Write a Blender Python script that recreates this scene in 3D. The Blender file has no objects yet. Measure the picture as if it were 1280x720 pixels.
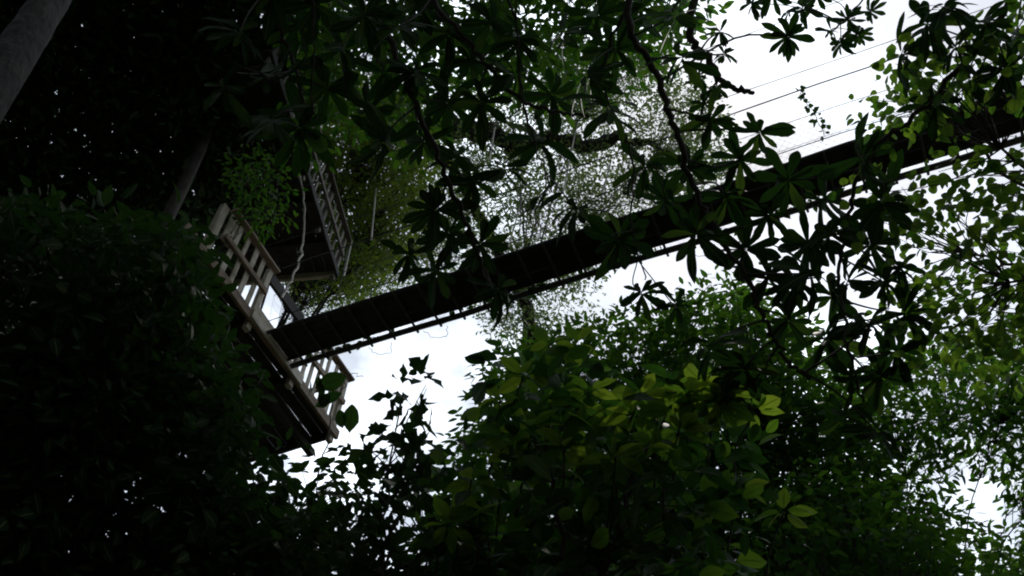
import bpy, math, random
import numpy as np
from mathutils import Vector, Matrix

rng = np.random.default_rng(11)
random.seed(11)
SC = bpy.context.scene
COL = SC.collection

# ------------------------------------------------------------------ camera
F = 1280.0 * 35.0 / 36.0                      # 35 mm lens, in photo pixels
CAM = np.array([0.0, 0.0, 1.6])


def basis(zu, zv):
    z = np.array([zu - 640, -(zv - 360), -F]); z /= np.linalg.norm(z)
    fw = np.array([0, 0, -1.0])
    y = fw - z * (fw @ z); y /= np.linalg.norm(y)
    return np.array([np.cross(y, z), y, z])


B = basis(705, -560)                          # looking up about 53 degrees


def ray(u, v):
    r = B @ np.array([u - 640.0, -(v - 360.0), -F])
    return r / np.linalg.norm(r)


def P(u, v, d):
    """world point d metres from where the photographer stands"""
    return CAM + ray(u, v) * d


def PA(uv, d):
    uv = np.asarray(uv, float)
    c = np.stack([uv[:, 0] - 640, -(uv[:, 1] - 360), np.full(len(uv), -F)], 1)
    r = c @ B.T
    r /= np.linalg.norm(r, axis=1)[:, None]
    return CAM + r * np.asarray(d)[:, None]


def PH(u, v, h):
    r = ray(u, v)
    return CAM + r * h / r[2]


cd = bpy.data.cameras.new("camera"); cam = bpy.data.objects.new("camera", cd); COL.objects.link(cam)
cd.lens = 35; cd.sensor_width = 36; cd.clip_end = 3000; cd.clip_start = 0.05
M = Matrix.Identity(4)
for i in range(3):
    for j in range(3):
        M[i][j] = B[i][j]
    M[i][3] = CAM[i]
cam.matrix_world = M
SC.camera = cam

# ------------------------------------------------------------------ light
SUN_EL, SUN_AZ = math.radians(62), math.radians(28)       # azimuth clockwise from +Y
w = bpy.data.worlds.new("World"); SC.world = w; w.use_nodes = True
nt = w.node_tree; nt.nodes.clear()
out = nt.nodes.new("ShaderNodeOutputWorld"); bg = nt.nodes.new("ShaderNodeBackground")
sky = nt.nodes.new("ShaderNodeTexSky"); sky.sky_type = 'NISHITA'; sky.sun_disc = False
sky.sun_elevation = SUN_EL; sky.sun_rotation = SUN_AZ
tc = nt.nodes.new("ShaderNodeTexCoord")
mp = nt.nodes.new("ShaderNodeMapping"); mp.inputs['Scale'].default_value = (1, 1, 1.6)
mp.inputs['Location'].default_value = (0.35, 0.1, 0.0)
nz = nt.nodes.new("ShaderNodeTexNoise"); nz.inputs['Scale'].default_value = 4.2
nz.inputs['Detail'].default_value = 9; nz.inputs['Roughness'].default_value = .58
cr = nt.nodes.new("ShaderNodeMapRange"); cr.inputs['From Min'].default_value = .41; cr.inputs['From Max'].default_value = .64
nz2 = nt.nodes.new("ShaderNodeTexNoise"); nz2.inputs['Scale'].default_value = 3.6; nz2.inputs['Detail'].default_value = 6
cr2 = nt.nodes.new("ShaderNodeMapRange"); cr2.inputs['From Min'].default_value = .3; cr2.inputs['From Max'].default_value = .7
cr2.inputs['To Min'].default_value = 7.5; cr2.inputs['To Max'].default_value = 17.0
comb = nt.nodes.new("ShaderNodeCombineColor")
mulb = nt.nodes.new("ShaderNodeMath"); mulb.operation = 'MULTIPLY'; mulb.inputs[1].default_value = 1.09
mx = nt.nodes.new("ShaderNodeMix"); mx.data_type = 'RGBA'
mn = nt.nodes.new("ShaderNodeMath"); mn.operation = 'MAXIMUM'; mn.inputs[1].default_value = .4     # thin veil everywhere
L = nt.links.new
L(tc.outputs['Generated'], mp.inputs['Vector']); L(mp.outputs[0], nz.inputs['Vector']); L(tc.outputs['Generated'], nz2.inputs['Vector'])
L(nz.outputs['Fac'], cr.inputs['Value']); L(cr.outputs[0], mn.inputs[0]); L(nz2.outputs['Fac'], cr2.inputs['Value'])
sunv = (math.sin(SUN_AZ) * math.cos(SUN_EL), math.cos(SUN_AZ) * math.cos(SUN_EL), math.sin(SUN_EL))
dt = nt.nodes.new("ShaderNodeVectorMath"); dt.operation = 'DOT_PRODUCT'; dt.inputs[1].default_value = sunv
glow = nt.nodes.new("ShaderNodeMapRange"); glow.interpolation_type = 'SMOOTHSTEP'      # clouds near the sun are the bright ones
glow.inputs['From Min'].default_value = .15; glow.inputs['From Max'].default_value = 1.0
glow.inputs['To Min'].default_value = .4; glow.inputs['To Max'].default_value = 2.2
gm = nt.nodes.new("ShaderNodeMath"); gm.operation = 'MULTIPLY'
L(tc.outputs['Generated'], dt.inputs[0]); L(dt.outputs['Value'], glow.inputs['Value']); L(glow.outputs[0], gm.inputs[0]); L(cr2.outputs[0], gm.inputs[1])
mulr = nt.nodes.new("ShaderNodeMath"); mulr.operation = 'MULTIPLY'; mulr.inputs[1].default_value = .92
L(gm.outputs[0], mulr.inputs[0]); L(mulr.outputs[0], comb.inputs[0]); L(gm.outputs[0], comb.inputs[1]); L(gm.outputs[0], mulb.inputs[0]); L(mulb.outputs[0], comb.inputs[2])
L(mn.outputs[0], mx.inputs['Factor']); L(sky.outputs[0], mx.inputs['A']); L(comb.outputs[0], mx.inputs['B'])
L(mx.outputs['Result'], bg.inputs['Color']); bg.inputs['Strength'].default_value = 0.1
L(bg.outputs[0], out.inputs['Surface'])

sl = bpy.data.lights.new("sun", 'SUN'); sl.energy = 3.2; sl.angle = math.radians(3); sl.color = (1, .95, .86)
so = bpy.data.objects.new("sun", sl); COL.objects.link(so)
sd = Vector((math.sin(SUN_AZ) * math.cos(SUN_EL), math.cos(SUN_AZ) * math.cos(SUN_EL), math.sin(SUN_EL)))
so.rotation_euler = sd.to_track_quat('Z', 'Y').to_euler()

SC.render.engine = 'CYCLES'
SC.view_settings.view_transform = 'Standard'; SC.view_settings.look = 'None'
SC.view_settings.gamma = 1; SC.view_settings.exposure = -0.58; SC.view_settings.use_curve_mapping = False
SC.cycles.max_bounces = 6; SC.cycles.diffuse_bounces = 4; SC.cycles.glossy_bounces = 2; SC.cycles.transmission_bounces = 3
SC.cycles.use_denoising = True; SC.cycles.filter_width = 2.0


# ------------------------------------------------------------------ materials
def newmat(name):
    m = bpy.data.materials.new(name); m.use_nodes = True
    t = m.node_tree; t.nodes.clear()
    o = t.nodes.new("ShaderNodeOutputMaterial")
    return m, t, o


def ramp(t, stops):
    r = t.nodes.new("ShaderNodeValToRGB")
    e = r.color_ramp.elements
    while len(e) < len(stops): e.new(.5)
    for k, (p, c) in enumerate(stops):
        e[k].position = p; e[k].color = (*c, 1)
    return r


def leaf_mat(name, cols, trans, tmix=.4, rough=.42, veins=True, spec=.4):
    m, t, o = newmat(name); l = t.links.new
    geo = t.nodes.new("ShaderNodeNewGeometry")
    r = ramp(t, cols); l(geo.outputs['Random Per Island'], r.inputs[0])
    tr = ramp(t, trans); l(geo.outputs['Random Per Island'], tr.inputs[0])
    bs = t.nodes.new("ShaderNodeBsdfPrincipled"); bs.inputs['Roughness'].default_value = rough
    bs.inputs['Specular IOR Level'].default_value = spec
    tl = t.nodes.new("ShaderNodeBsdfTranslucent")
    ms = t.nodes.new("ShaderNodeMixShader"); ms.inputs[0].default_value = tmix
    l(r.outputs[0], bs.inputs['Base Color']); l(tr.outputs[0], tl.inputs['Color'])
    if veins:
        uv = t.nodes.new("ShaderNodeUVMap"); sp = t.nodes.new("ShaderNodeSeparateXYZ"); l(uv.outputs[0], sp.inputs[0])
        ab = t.nodes.new("ShaderNodeMath"); ab.operation = 'ABSOLUTE'; l(sp.outputs[0], ab.inputs[0])
        mm = t.nodes.new("ShaderNodeMath"); mm.operation = 'MULTIPLY_ADD'; mm.inputs[1].default_value = -.22
        l(ab.outputs[0], mm.inputs[0]); l(sp.outputs[1], mm.inputs[2])
        fr = t.nodes.new("ShaderNodeMath"); fr.operation = 'MULTIPLY'; fr.inputs[1].default_value = 11; l(mm.outputs[0], fr.inputs[0])
        pp = t.nodes.new("ShaderNodeMath"); pp.operation = 'PINGPONG'; pp.inputs[1].default_value = .5; l(fr.outputs[0], pp.inputs[0])
        side = t.nodes.new("ShaderNodeMapRange"); side.inputs['From Min'].default_value = 0; side.inputs['From Max'].default_value = .1
        side.inputs['To Min'].default_value = 1; side.inputs['To Max'].default_value = 0; l(pp.outputs[0], side.inputs['Value'])
        mid = t.nodes.new("ShaderNodeMapRange"); mid.inputs['From Min'].default_value = .05; mid.inputs['From Max'].default_value = .12
        mid.inputs['To Min'].default_value = 1; mid.inputs['To Max'].default_value = 0; l(ab.outputs[0], mid.inputs['Value'])
        sm = t.nodes.new("ShaderNodeMath"); sm.operation = 'MULTIPLY'; sm.inputs[1].default_value = .45; l(side.outputs[0], sm.inputs[0])
        vm = t.nodes.new("ShaderNodeMath"); vm.operation = 'MAXIMUM'; l(sm.outputs[0], vm.inputs[0]); l(mid.outputs[0], vm.inputs[1])
        mc = t.nodes.new("ShaderNodeMix"); mc.data_type = 'RGBA'; mc.blend_type = 'MIX'
        mc.inputs['B'].default_value = (.16, .19, .07, 1)
        l(vm.outputs[0], mc.inputs['Factor']); l(r.outputs[0], mc.inputs['A']); l(mc.outputs['Result'], bs.inputs['Base Color'])
        m2 = t.nodes.new("ShaderNodeMix"); m2.data_type = 'RGBA'; m2.blend_type = 'MULTIPLY'
        m2.inputs['B'].default_value = (.45, .45, .35, 1)
        l(vm.outputs[0], m2.inputs['Factor']); l(tr.outputs[0], m2.inputs['A']); l(m2.outputs['Result'], tl.inputs['Color'])
        bp = t.nodes.new("ShaderNodeBump"); bp.inputs['Strength'].default_value = .5; bp.inputs['Distance'].default_value = .004
        l(vm.outputs[0], bp.inputs['Height']); l(bp.outputs[0], bs.inputs['Normal'])
    l(bs.outputs[0], ms.inputs[1]); l(tl.outputs[0], ms.inputs[2]); l(ms.outputs[0], o.inputs[0])
    return m


def bark_mat(name, c0, c1, scale=9):
    m, t, o = newmat(name); l = t.links.new
    g = t.nodes.new("ShaderNodeTexCoord")
    n = t.nodes.new("ShaderNodeTexNoise"); n.inputs['Scale'].default_value = scale; n.inputs['Detail'].default_value = 8
    mp_ = t.nodes.new("ShaderNodeMapping"); mp_.inputs['Scale'].default_value = (1, 1, .35)
    l(g.outputs['Object'], mp_.inputs[0]); l(mp_.outputs[0], n.inputs['Vector'])
    n2 = t.nodes.new("ShaderNodeTexNoise"); n2.inputs['Scale'].default_value = scale * .3; n2.inputs['Detail'].default_value = 5
    l(g.outputs['Object'], n2.inputs['Vector'])
    ad = t.nodes.new("ShaderNodeMath"); ad.operation = 'ADD'; l(n.outputs['Fac'], ad.inputs[0]); l(n2.outputs['Fac'], ad.inputs[1])
    hv = t.nodes.new("ShaderNodeMath"); hv.operation = 'MULTIPLY'; hv.inputs[1].default_value = .5; l(ad.outputs[0], hv.inputs[0])
    r = ramp(t, [(.35, c0), (.62, c1)]); l(hv.outputs[0], r.inputs[0])
    b = t.nodes.new("ShaderNodeBsdfPrincipled"); b.inputs['Roughness'].default_value = .9
    bp = t.nodes.new("ShaderNodeBump"); bp.inputs['Strength'].default_value = 1.0; bp.inputs['Distance'].default_value = .05
    l(n.outputs['Fac'], bp.inputs['Height']); l(bp.outputs[0], b.inputs['Normal'])
    l(r.outputs[0], b.inputs['Base Color']); l(b.outputs[0], o.inputs[0])
    return m


def wood_mat(name, c0, c1, c2):
    m, t, o = newmat(name); l = t.links.new
    g = t.nodes.new("ShaderNodeTexCoord"); oi = t.nodes.new("ShaderNodeObjectInfo")
    mp_ = t.nodes.new("ShaderNodeMapping"); mp_.inputs['Scale'].default_value = (2.2, 26, 26)
    l(g.outputs['Object'], mp_.inputs[0])
    n = t.nodes.new("ShaderNodeTexNoise"); n.noise_dimensions = '4D'; n.inputs['Scale'].default_value = 1.0; n.inputs['Detail'].default_value = 6
    l(mp_.outputs[0], n.inputs['Vector'])
    mw = t.nodes.new("ShaderNodeMath"); mw.operation = 'MULTIPLY'; mw.inputs[1].default_value = 40; l(oi.outputs['Random'], mw.inputs[0]); l(mw.outputs[0], n.inputs['W'])
    n2 = t.nodes.new("ShaderNodeTexNoise"); n2.noise_dimensions = '4D'; n2.inputs['Scale'].default_value = 5; n2.inputs['Detail'].default_value = 5
    l(g.outputs['Object'], n2.inputs['Vector']); l(mw.outputs[0], n2.inputs['W'])
    ad = t.nodes.new("ShaderNodeMath"); ad.operation = 'ADD'; l(n.outputs['Fac'], ad.inputs[0]); l(n2.outputs['Fac'], ad.inputs[1])
    hv = t.nodes.new("ShaderNodeMath"); hv.operation = 'MULTIPLY'; hv.inputs[1].default_value = .5; l(ad.outputs[0], hv.inputs[0])
    rnd = t.nodes.new("ShaderNodeMapRange"); rnd.inputs['To Min'].default_value = -.08; rnd.inputs['To Max'].default_value = .08
    l(oi.outputs['Random'], rnd.inputs['Value'])
    ad2 = t.nodes.new("ShaderNodeMath"); ad2.operation = 'ADD'; l(hv.outputs[0], ad2.inputs[0]); l(rnd.outputs[0], ad2.inputs[1])
    r = ramp(t, [(.34, c0), (.5, c1), (.66, c2)]); l(ad2.outputs[0], r.inputs[0])
    b = t.nodes.new("ShaderNodeBsdfPrincipled"); b.inputs['Roughness'].default_value = .8
    n3 = t.nodes.new("ShaderNodeTexNoise"); n3.noise_dimensions = '4D'; n3.inputs['Scale'].default_value = 3.1; n3.inputs['Detail'].default_value = 7
    l(g.outputs['Object'], n3.inputs['Vector']); l(mw.outputs[0], n3.inputs['W'])
    st = t.nodes.new("ShaderNodeMapRange"); st.inputs['From Min'].default_value = .52; st.inputs['From Max'].default_value = .68; st.inputs['To Max'].default_value = .5
    l(n3.outputs['Fac'], st.inputs['Value'])
    ms_ = t.nodes.new("ShaderNodeMix"); ms_.data_type = 'RGBA'; ms_.inputs['B'].default_value = (c0[0] * .45, c0[1] * .55, c0[2] * .45, 1)
    l(st.outputs[0], ms_.inputs['Factor']); l(r.outputs[0], ms_.inputs['A'])
    bp = t.nodes.new("ShaderNodeBump"); bp.inputs['Strength'].default_value = .6; bp.inputs['Distance'].default_value = .006
    l(n.outputs['Fac'], bp.inputs['Height']); l(bp.outputs[0], b.inputs['Normal'])
    l(ms_.outputs['Result'], b.inputs['Base Color']); l(b.outputs[0], o.inputs[0])
    return m


def plain_mat(name, col, rough=.6, metal=0.0, nscale=30, var=.35):
    m, t, o = newmat(name); l = t.links.new
    g = t.nodes.new("ShaderNodeTexCoord")
    n = t.nodes.new("ShaderNodeTexNoise"); n.inputs['Scale'].default_value = nscale; n.inputs['Detail'].default_value = 4
    l(g.outputs['Object'], n.inputs['Vector'])
    r = ramp(t, [(.3, tuple(c * (1 - var) for c in col)), (.7, tuple(min(1, c * (1 + var)) for c in col))]); l(n.outputs['Fac'], r.inputs[0])
    b = t.nodes.new("ShaderNodeBsdfPrincipled"); b.inputs['Roughness'].default_value = rough; b.inputs['Metallic'].default_value = metal
    l(r.outputs[0], b.inputs['Base Color']); l(b.outputs[0], o.inputs[0])
    return m


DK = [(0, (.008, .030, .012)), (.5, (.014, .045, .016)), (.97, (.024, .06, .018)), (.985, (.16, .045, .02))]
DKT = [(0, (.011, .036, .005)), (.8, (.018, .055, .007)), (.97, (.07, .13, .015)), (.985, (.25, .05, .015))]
MAT = dict(
    rosette=leaf_mat("rosette_leaf", DK, DKT, .3, .6, spec=.07),
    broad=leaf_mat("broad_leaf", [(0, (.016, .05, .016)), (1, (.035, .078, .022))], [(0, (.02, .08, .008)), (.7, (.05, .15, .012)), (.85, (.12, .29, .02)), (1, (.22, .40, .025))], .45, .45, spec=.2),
    sun_tinted=leaf_mat("sun_tinted_leaf", [(0, (.04, .085, .02)), (1, (.06, .11, .026))], [(0, (.10, .26, .02)), (1, (.30, .45, .03))], .5, .4, spec=.25),  # brighter copy of the broad leaf, sunlight put into its colours
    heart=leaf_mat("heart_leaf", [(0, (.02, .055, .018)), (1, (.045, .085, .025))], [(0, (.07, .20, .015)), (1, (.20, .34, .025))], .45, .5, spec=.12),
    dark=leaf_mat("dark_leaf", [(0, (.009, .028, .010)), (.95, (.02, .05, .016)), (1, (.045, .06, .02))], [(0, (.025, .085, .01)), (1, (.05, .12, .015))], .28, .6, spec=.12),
    small=leaf_mat("small_leaf", [(0, (.014, .046, .014)), (1, (.034, .075, .02))], [(0, (.045, .16, .010)), (1, (.12, .26, .018))], .4, .55, veins=False, spec=.1),
    yellow=leaf_mat("yellow_green_leaf", [(0, (.045, .075, .016)), (1, (.09, .12, .03))], [(0, (.13, .24, .02)), (1, (.26, .36, .035))], .45, .5, veins=False, spec=.2),
    pale=leaf_mat("pale_leaf", [(0, (.06, .10, .04)), (1, (.11, .15, .07))], [(0, (.13, .22, .05)), (1, (.24, .33, .09))], .4, .6, veins=False, spec=.15),
    bark_dark=bark_mat("dark_bark", (.02, .017, .012), (.06, .05, .036)),
    bark_grey=bark_mat("grey_bark", (.010, .010, .008), (.045, .04, .03), 16),
    bark_pale=bark_mat("pale_bark", (.06, .052, .04), (.2, .18, .145)),
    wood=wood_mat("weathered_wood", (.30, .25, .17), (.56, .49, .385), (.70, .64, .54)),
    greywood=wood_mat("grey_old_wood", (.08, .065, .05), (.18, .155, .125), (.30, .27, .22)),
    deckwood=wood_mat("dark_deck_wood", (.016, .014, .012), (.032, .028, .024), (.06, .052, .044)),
    redwood=wood_mat("reddish_beam_wood", (.16, .11, .075), (.30, .22, .15), (.42, .33, .25)),
    alu=plain_mat("dull_aluminium", (.10, .098, .09), .65, .2, 12),
    rope=plain_mat("pale_rope", (.55, .52, .45), .85, 0, 60, .25),
    cable=plain_mat("dark_cable", (.05, .05, .05), .6, .3),
    net=plain_mat("dark_net", (.035, .04, .035), .9),
)


# ------------------------------------------------------------------ object helpers
def root(name, label, cat, loc, group=None):
    o = bpy.data.objects.new(name, None); COL.objects.link(o); o.empty_display_size = .3
    o.location = Vector(loc); o['label'] = label; o['category'] = cat
    if group: o['group'] = group
    return o


def wpos(o):
    p = Vector(o.location)
    while o.parent:
        o = o.parent; p = p + Vector(o.location)
    return p


def link(name, me, mat, parent=None, loc=None, rot=None):
    """mesh data is local to (loc, rot) in world; parents never rotate"""
    o = bpy.data.objects.new(name, me); COL.objects.link(o)
    if mat and not me.materials: me.materials.append(mat)
    lw = Vector(loc) if loc is not None else Vector((0, 0, 0))
    if parent:
        o.parent = parent; lw = lw - wpos(parent)
    o.location = lw
    if rot is not None: o.rotation_euler = rot.to_euler()
    return o


def np_mesh(name, verts, tris, uvs=None, smooth=True, nper=3):
    me = bpy.data.meshes.new(name)
    nv, nf = len(verts), len(tris)
    me.vertices.add(nv); me.vertices.foreach_set("co", verts.astype(np.float32).ravel())
    me.loops.add(nf * nper); me.loops.foreach_set("vertex_index", tris.astype(np.int32).ravel())
    me.polygons.add(nf); me.polygons.foreach_set("loop_start", np.arange(0, nf * nper, nper, dtype=np.int32))
    if uvs is not None:
        ul = me.uv_layers.new(name="UVMap"); ul.data.foreach_set("uv", uvs[tris.ravel()].astype(np.float32).ravel())
    me.update(calc_edges=True); me.validate()
    if smooth: me.polygons.foreach_set("use_smooth", np.ones(len(me.polygons), dtype=bool))
    return me


# ---- boards, beams
def board(name, p0, p1, wid, thick, mat, parent, up=(0, 0, 1), bev=.006, rough=.004):
    p0, p1 = Vector(p0), Vector(p1); d = p1 - p0; Ln = d.length
    x = d.normalized(); u = Vector(up); y = u.cross(x)
    if y.length < 1e-4: y = Vector((1, 0, 0)).cross(x)
    y.normalize(); z = x.cross(y)
    n = max(2, int(Ln / .25)); V = []; Fc = []
    b = min(bev, thick * .3, wid * .3)
    prof = [(-wid / 2 + b, -thick / 2), (wid / 2 - b, -thick / 2), (wid / 2, -thick / 2 + b), (wid / 2, thick / 2 - b),
            (wid / 2 - b, thick / 2), (-wid / 2 + b, thick / 2), (-wid / 2, thick / 2 - b), (-wid / 2, -thick / 2 + b)]
    for i in range(n + 1):
        ox, oy, oz = -Ln / 2 + Ln * i / n, random.uniform(-rough, rough), random.uniform(-rough, rough)
        for (a, c) in prof: V.append((ox, a + oy, c + oz))
    for i in range(n):
        for k in range(8):
            a = i * 8 + k; c = i * 8 + (k + 1) % 8
            Fc.append((a, c, c + 8, a + 8))
    Fc.append(tuple(range(7, -1, -1))); Fc.append(tuple(n * 8 + k for k in range(8)))
    me = bpy.data.meshes.new(name); me.from_pydata(V, [], Fc); me.update()
    R = Matrix((x, y, z)).transposed()
    return link(name, me, mat, parent, (p0 + p1) / 2, R)


# ---- tubes
class Tubes:
    def __init__(s): s.V = []; s.T = []; s.n = 0

    def add(s, pts, rad, sides=6):
        pts = np.asarray(pts, float); k = len(pts); rad = np.broadcast_to(np.asarray(rad, float), (k,))
        tan = np.gradient(pts, axis=0); tan /= np.linalg.norm(tan, axis=1)[:, None] + 1e-9
        ref = np.array([0, 0, 1.0]) if abs(tan[:, 2]).mean() < .8 else np.array([1.0, 0, 0])
        a = np.cross(tan, ref); a /= np.linalg.norm(a, axis=1)[:, None] + 1e-9
        b = np.cross(tan, a)
        th = np.linspace(0, 2 * np.pi, sides, endpoint=False)
        ring = pts[:, None] + rad[:, None, None] * (np.cos(th)[None, :, None] * a[:, None] + np.sin(th)[None, :, None] * b[:, None])
        s.V.append(ring.reshape(-1, 3))
        i, j = np.meshgrid(np.arange(k - 1), np.arange(sides), indexing='ij')
        q0 = i * sides + j; q1 = i * sides + (j + 1) % sides
        t = np.stack([np.stack([q0, q1, q1 + sides], -1), np.stack([q0, q1 + sides, q0 + sides], -1)], 2).reshape(-1, 3)
        caps = [(0, c, c + 1) for c in range(1, sides - 1)] + [((k - 1) * sides, (k - 1) * sides + c + 1, (k - 1) * sides + c) for c in range(1, sides - 1)]
        s.T.append(np.concatenate([t, np.array(caps)]) + s.n); s.n += k * sides

    def build(s, name, mat, parent=None, loc=(0, 0, 0)):
        loc = np.array(loc, float)
        return link(name, np_mesh(name, np.concatenate(s.V) - loc, np.concatenate(s.T)), mat, parent, loc)


def curve(pts, n=10, wob=0.0, rg=None):
    """Catmull-Rom through pts"""
    p = np.asarray(pts, float)
    p = np.concatenate([[2 * p[0] - p[1]], p, [2 * p[-1] - p[-2]]])
    o = []
    for i in range(1, len(p) - 2):
        for t in np.linspace(0, 1, n, endpoint=False):
            o.append(.5 * (2 * p[i] + (p[i + 1] - p[i - 1]) * t + (2 * p[i - 1] - 5 * p[i] + 4 * p[i + 1] - p[i + 2]) * t * t + (3 * p[i] - p[i - 1] - 3 * p[i + 1] + p[i + 2]) * t ** 3))
    o.append(p[-2]); o = np.array(o)
    if wob:
        nn = (rg or rng).normal(0, wob, o.shape); nn[0] = 0; nn[-1] = 0
        o += nn
    return o


# ---- leaves
def tmpl(rows, fold=.18, droop=.18, rag=0.0):
    """rows of (t, half width); one vertex at each end, three between; x across, y along"""
    V = []; U = []; idx = []
    for k, (t, h) in enumerate(rows):
        if k in (0, len(rows) - 1):
            idx.append((len(V),)); V.append((0, t, -droop * t * t)); U.append((0, t))
        else:
            hl = h * (1 - rag * random.random()); hr = h * (1 - rag * random.random())
            idx.append((len(V), len(V) + 1, len(V) + 2))
            V += [(-hl, t, fold * hl - droop * t * t), (0, t, -droop * t * t), (hr, t, fold * hr - droop * t * t)]
            U += [(-1, t), (0, t), (1, t)]
    T = []
    for a, b in zip(idx[:-1], idx[1:]):
        if len(a) == 1: T += [(a[0], b[1], b[0]), (a[0], b[2], b[1])]
        elif len(b) == 1: T += [(a[0], a[1], b[0]), (a[1], a[2], b[0])]
        else: T += [(a[0], a[1], b[1]), (a[0], b[1], b[0]), (a[1], a[2], b[2]), (a[1], b[2], b[1])]
    return np.array(V), np.array(T), np.array(U)


LANCE = [tmpl([(0, 0), (.05, .045), (.15, .075), (.28, .10), (.4, .122), (.5, .14), (.6, .158), (.7, .165), (.78, .15), (.86, .12), (.95, .055), (1, 0)], f, d, g) for f, d, g in ((.2, .05, 0), (.25, .22, .08), (.1, .4, .06), (.2, .3, .4), (.35, .65, .1), (.15, .15, .12))]
OVATE = [tmpl([(0, 0), (.06, .1), (.2, .22), (.4, .29), (.6, .26), (.8, .15), (.92, .05), (1, 0)], .2, d, r) for d, r in ((.1, 0), (.25, .15), (.35, .1), (.2, .45))]
HEART = [tmpl([(0, 0), (-.04, .2), (.1, .4), (.3, .47), (.55, .4), (.78, .22), (.92, .07), (1, 0)], .15, d) for d in (.05, .2, .35)]
ELL = [tmpl([(0, 0), (.18, .14), (.45, .21), (.75, .15), (1, 0)], .2, d) for d in (.1, .3)]
TINY = [tmpl([(0, 0), (.45, .24), (1, 0)], .2, d) for d in (.1, .25)]
RAG = [tmpl([(0, 0), (.08, .1), (.16, .22), (.26, .3), (.34, .24), (.45, .34), (.55, .28), (.66, .27), (.78, .14), (.88, .1), (1, 0)], .2, d, .75) for d in (.1, .3, .45, .2)]


class Leaves:
    def __init__(s): s.V = []; s.T = []; s.U = []; s.n = 0

    def add(s, templates, pos, axis, nrm, size, wmul=1.0):
        pos = np.asarray(pos, float); N = len(pos)
        if N == 0: return
        axis = axis / (np.linalg.norm(axis, axis=1)[:, None] + 1e-9)
        nrm = nrm - axis * (nrm * axis).sum(1)[:, None]; nrm /= np.linalg.norm(nrm, axis=1)[:, None] + 1e-9
        side = np.cross(axis, nrm)
        size = np.broadcast_to(np.asarray(size, float), (N,)); wmul = np.broadcast_to(np.asarray(wmul, float), (N,))
        which = rng.integers(0, len(templates), N)
        for k, (V, T, U) in enumerate(templates):
            m = which == k; c = int(m.sum())
            if not c: continue
            vv = (V[None, :, 0, None] * wmul[m][:, None, None] * side[m][:, None] + V[None, :, 1, None] * axis[m][:, None] + V[None, :, 2, None] * nrm[m][:, None]) * size[m][:, None, None] + pos[m][:, None]
            s.V.append(vv.reshape(-1, 3)); s.U.append(np.tile(U, (c, 1)))
            s.T.append((T[None] + (np.arange(c) * len(V))[:, None, None]).reshape(-1, 3) + s.n); s.n += c * len(V)

    def build(s, name, mat, parent=None, loc=(0, 0, 0)):
        loc = np.array(loc, float)
        return link(name, np_mesh(name, np.concatenate(s.V) - loc, np.concatenate(s.T), np.concatenate(s.U)), mat, parent, loc)


def inpoly(pts, poly):
    x, y = pts[:, 0], pts[:, 1]; ins = np.zeros(len(pts), bool); k = len(poly)
    for i in range(k):
        x0, y0 = poly[i]; x1, y1 = poly[(i + 1) % k]
        c = ((y0 > y) != (y1 > y)) & (x < (x1 - x0) * (y - y0) / (y1 - y0 + 1e-12) + x0)
        ins ^= c
    return ins


def area(poly):
    return .5 * abs(sum(poly[i][0] * poly[(i + 1) % len(poly)][1] - poly[(i + 1) % len(poly)][0] * poly[i][1] for i in range(len(poly))))


def sample(poly, n, holes=()):
    p = np.array(poly, float); lo, hi = p.min(0), p.max(0); o = []; c = 0
    while c < n:
        q = rng.uniform(lo, hi, (max(64, 2 * n), 2)); q = q[inpoly(q, poly)]
        for h in holes: q = q[~inpoly(q, h)]
        o.append(q); c += len(q)
    return np.concatenate(o)[:n]


def spray(lv, templates, centers, per, radius, size, tilt=.6, droop=.25, flat=.55, wmul=1.0, pair=None):
    """a clump of `per` leaves round every centre; leaves point outward from the clump"""
    N = len(centers) * per
    c = np.repeat(centers, per, 0)
    off = rng.normal(0, 1, (N, 3)); off[:, 2] *= flat
    off *= (radius * rng.uniform(.25, 1, N) / (np.linalg.norm(off, axis=1) + 1e-9))[:, None]
    ax = off / (np.linalg.norm(off, axis=1)[:, None] + 1e-9) + rng.normal(0, .45, (N, 3)); ax[:, 2] = ax[:, 2] * .6 - droop
    nr = np.array([0, 0, 1.0]) + rng.normal(0, tilt, (N, 3))
    lv.add(templates, c + off, ax, nr, size * rng.uniform(.6, 1.2, N), wmul)


def ground_below(p):
    return np.array([p[0], p[1], 0.0])


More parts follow.
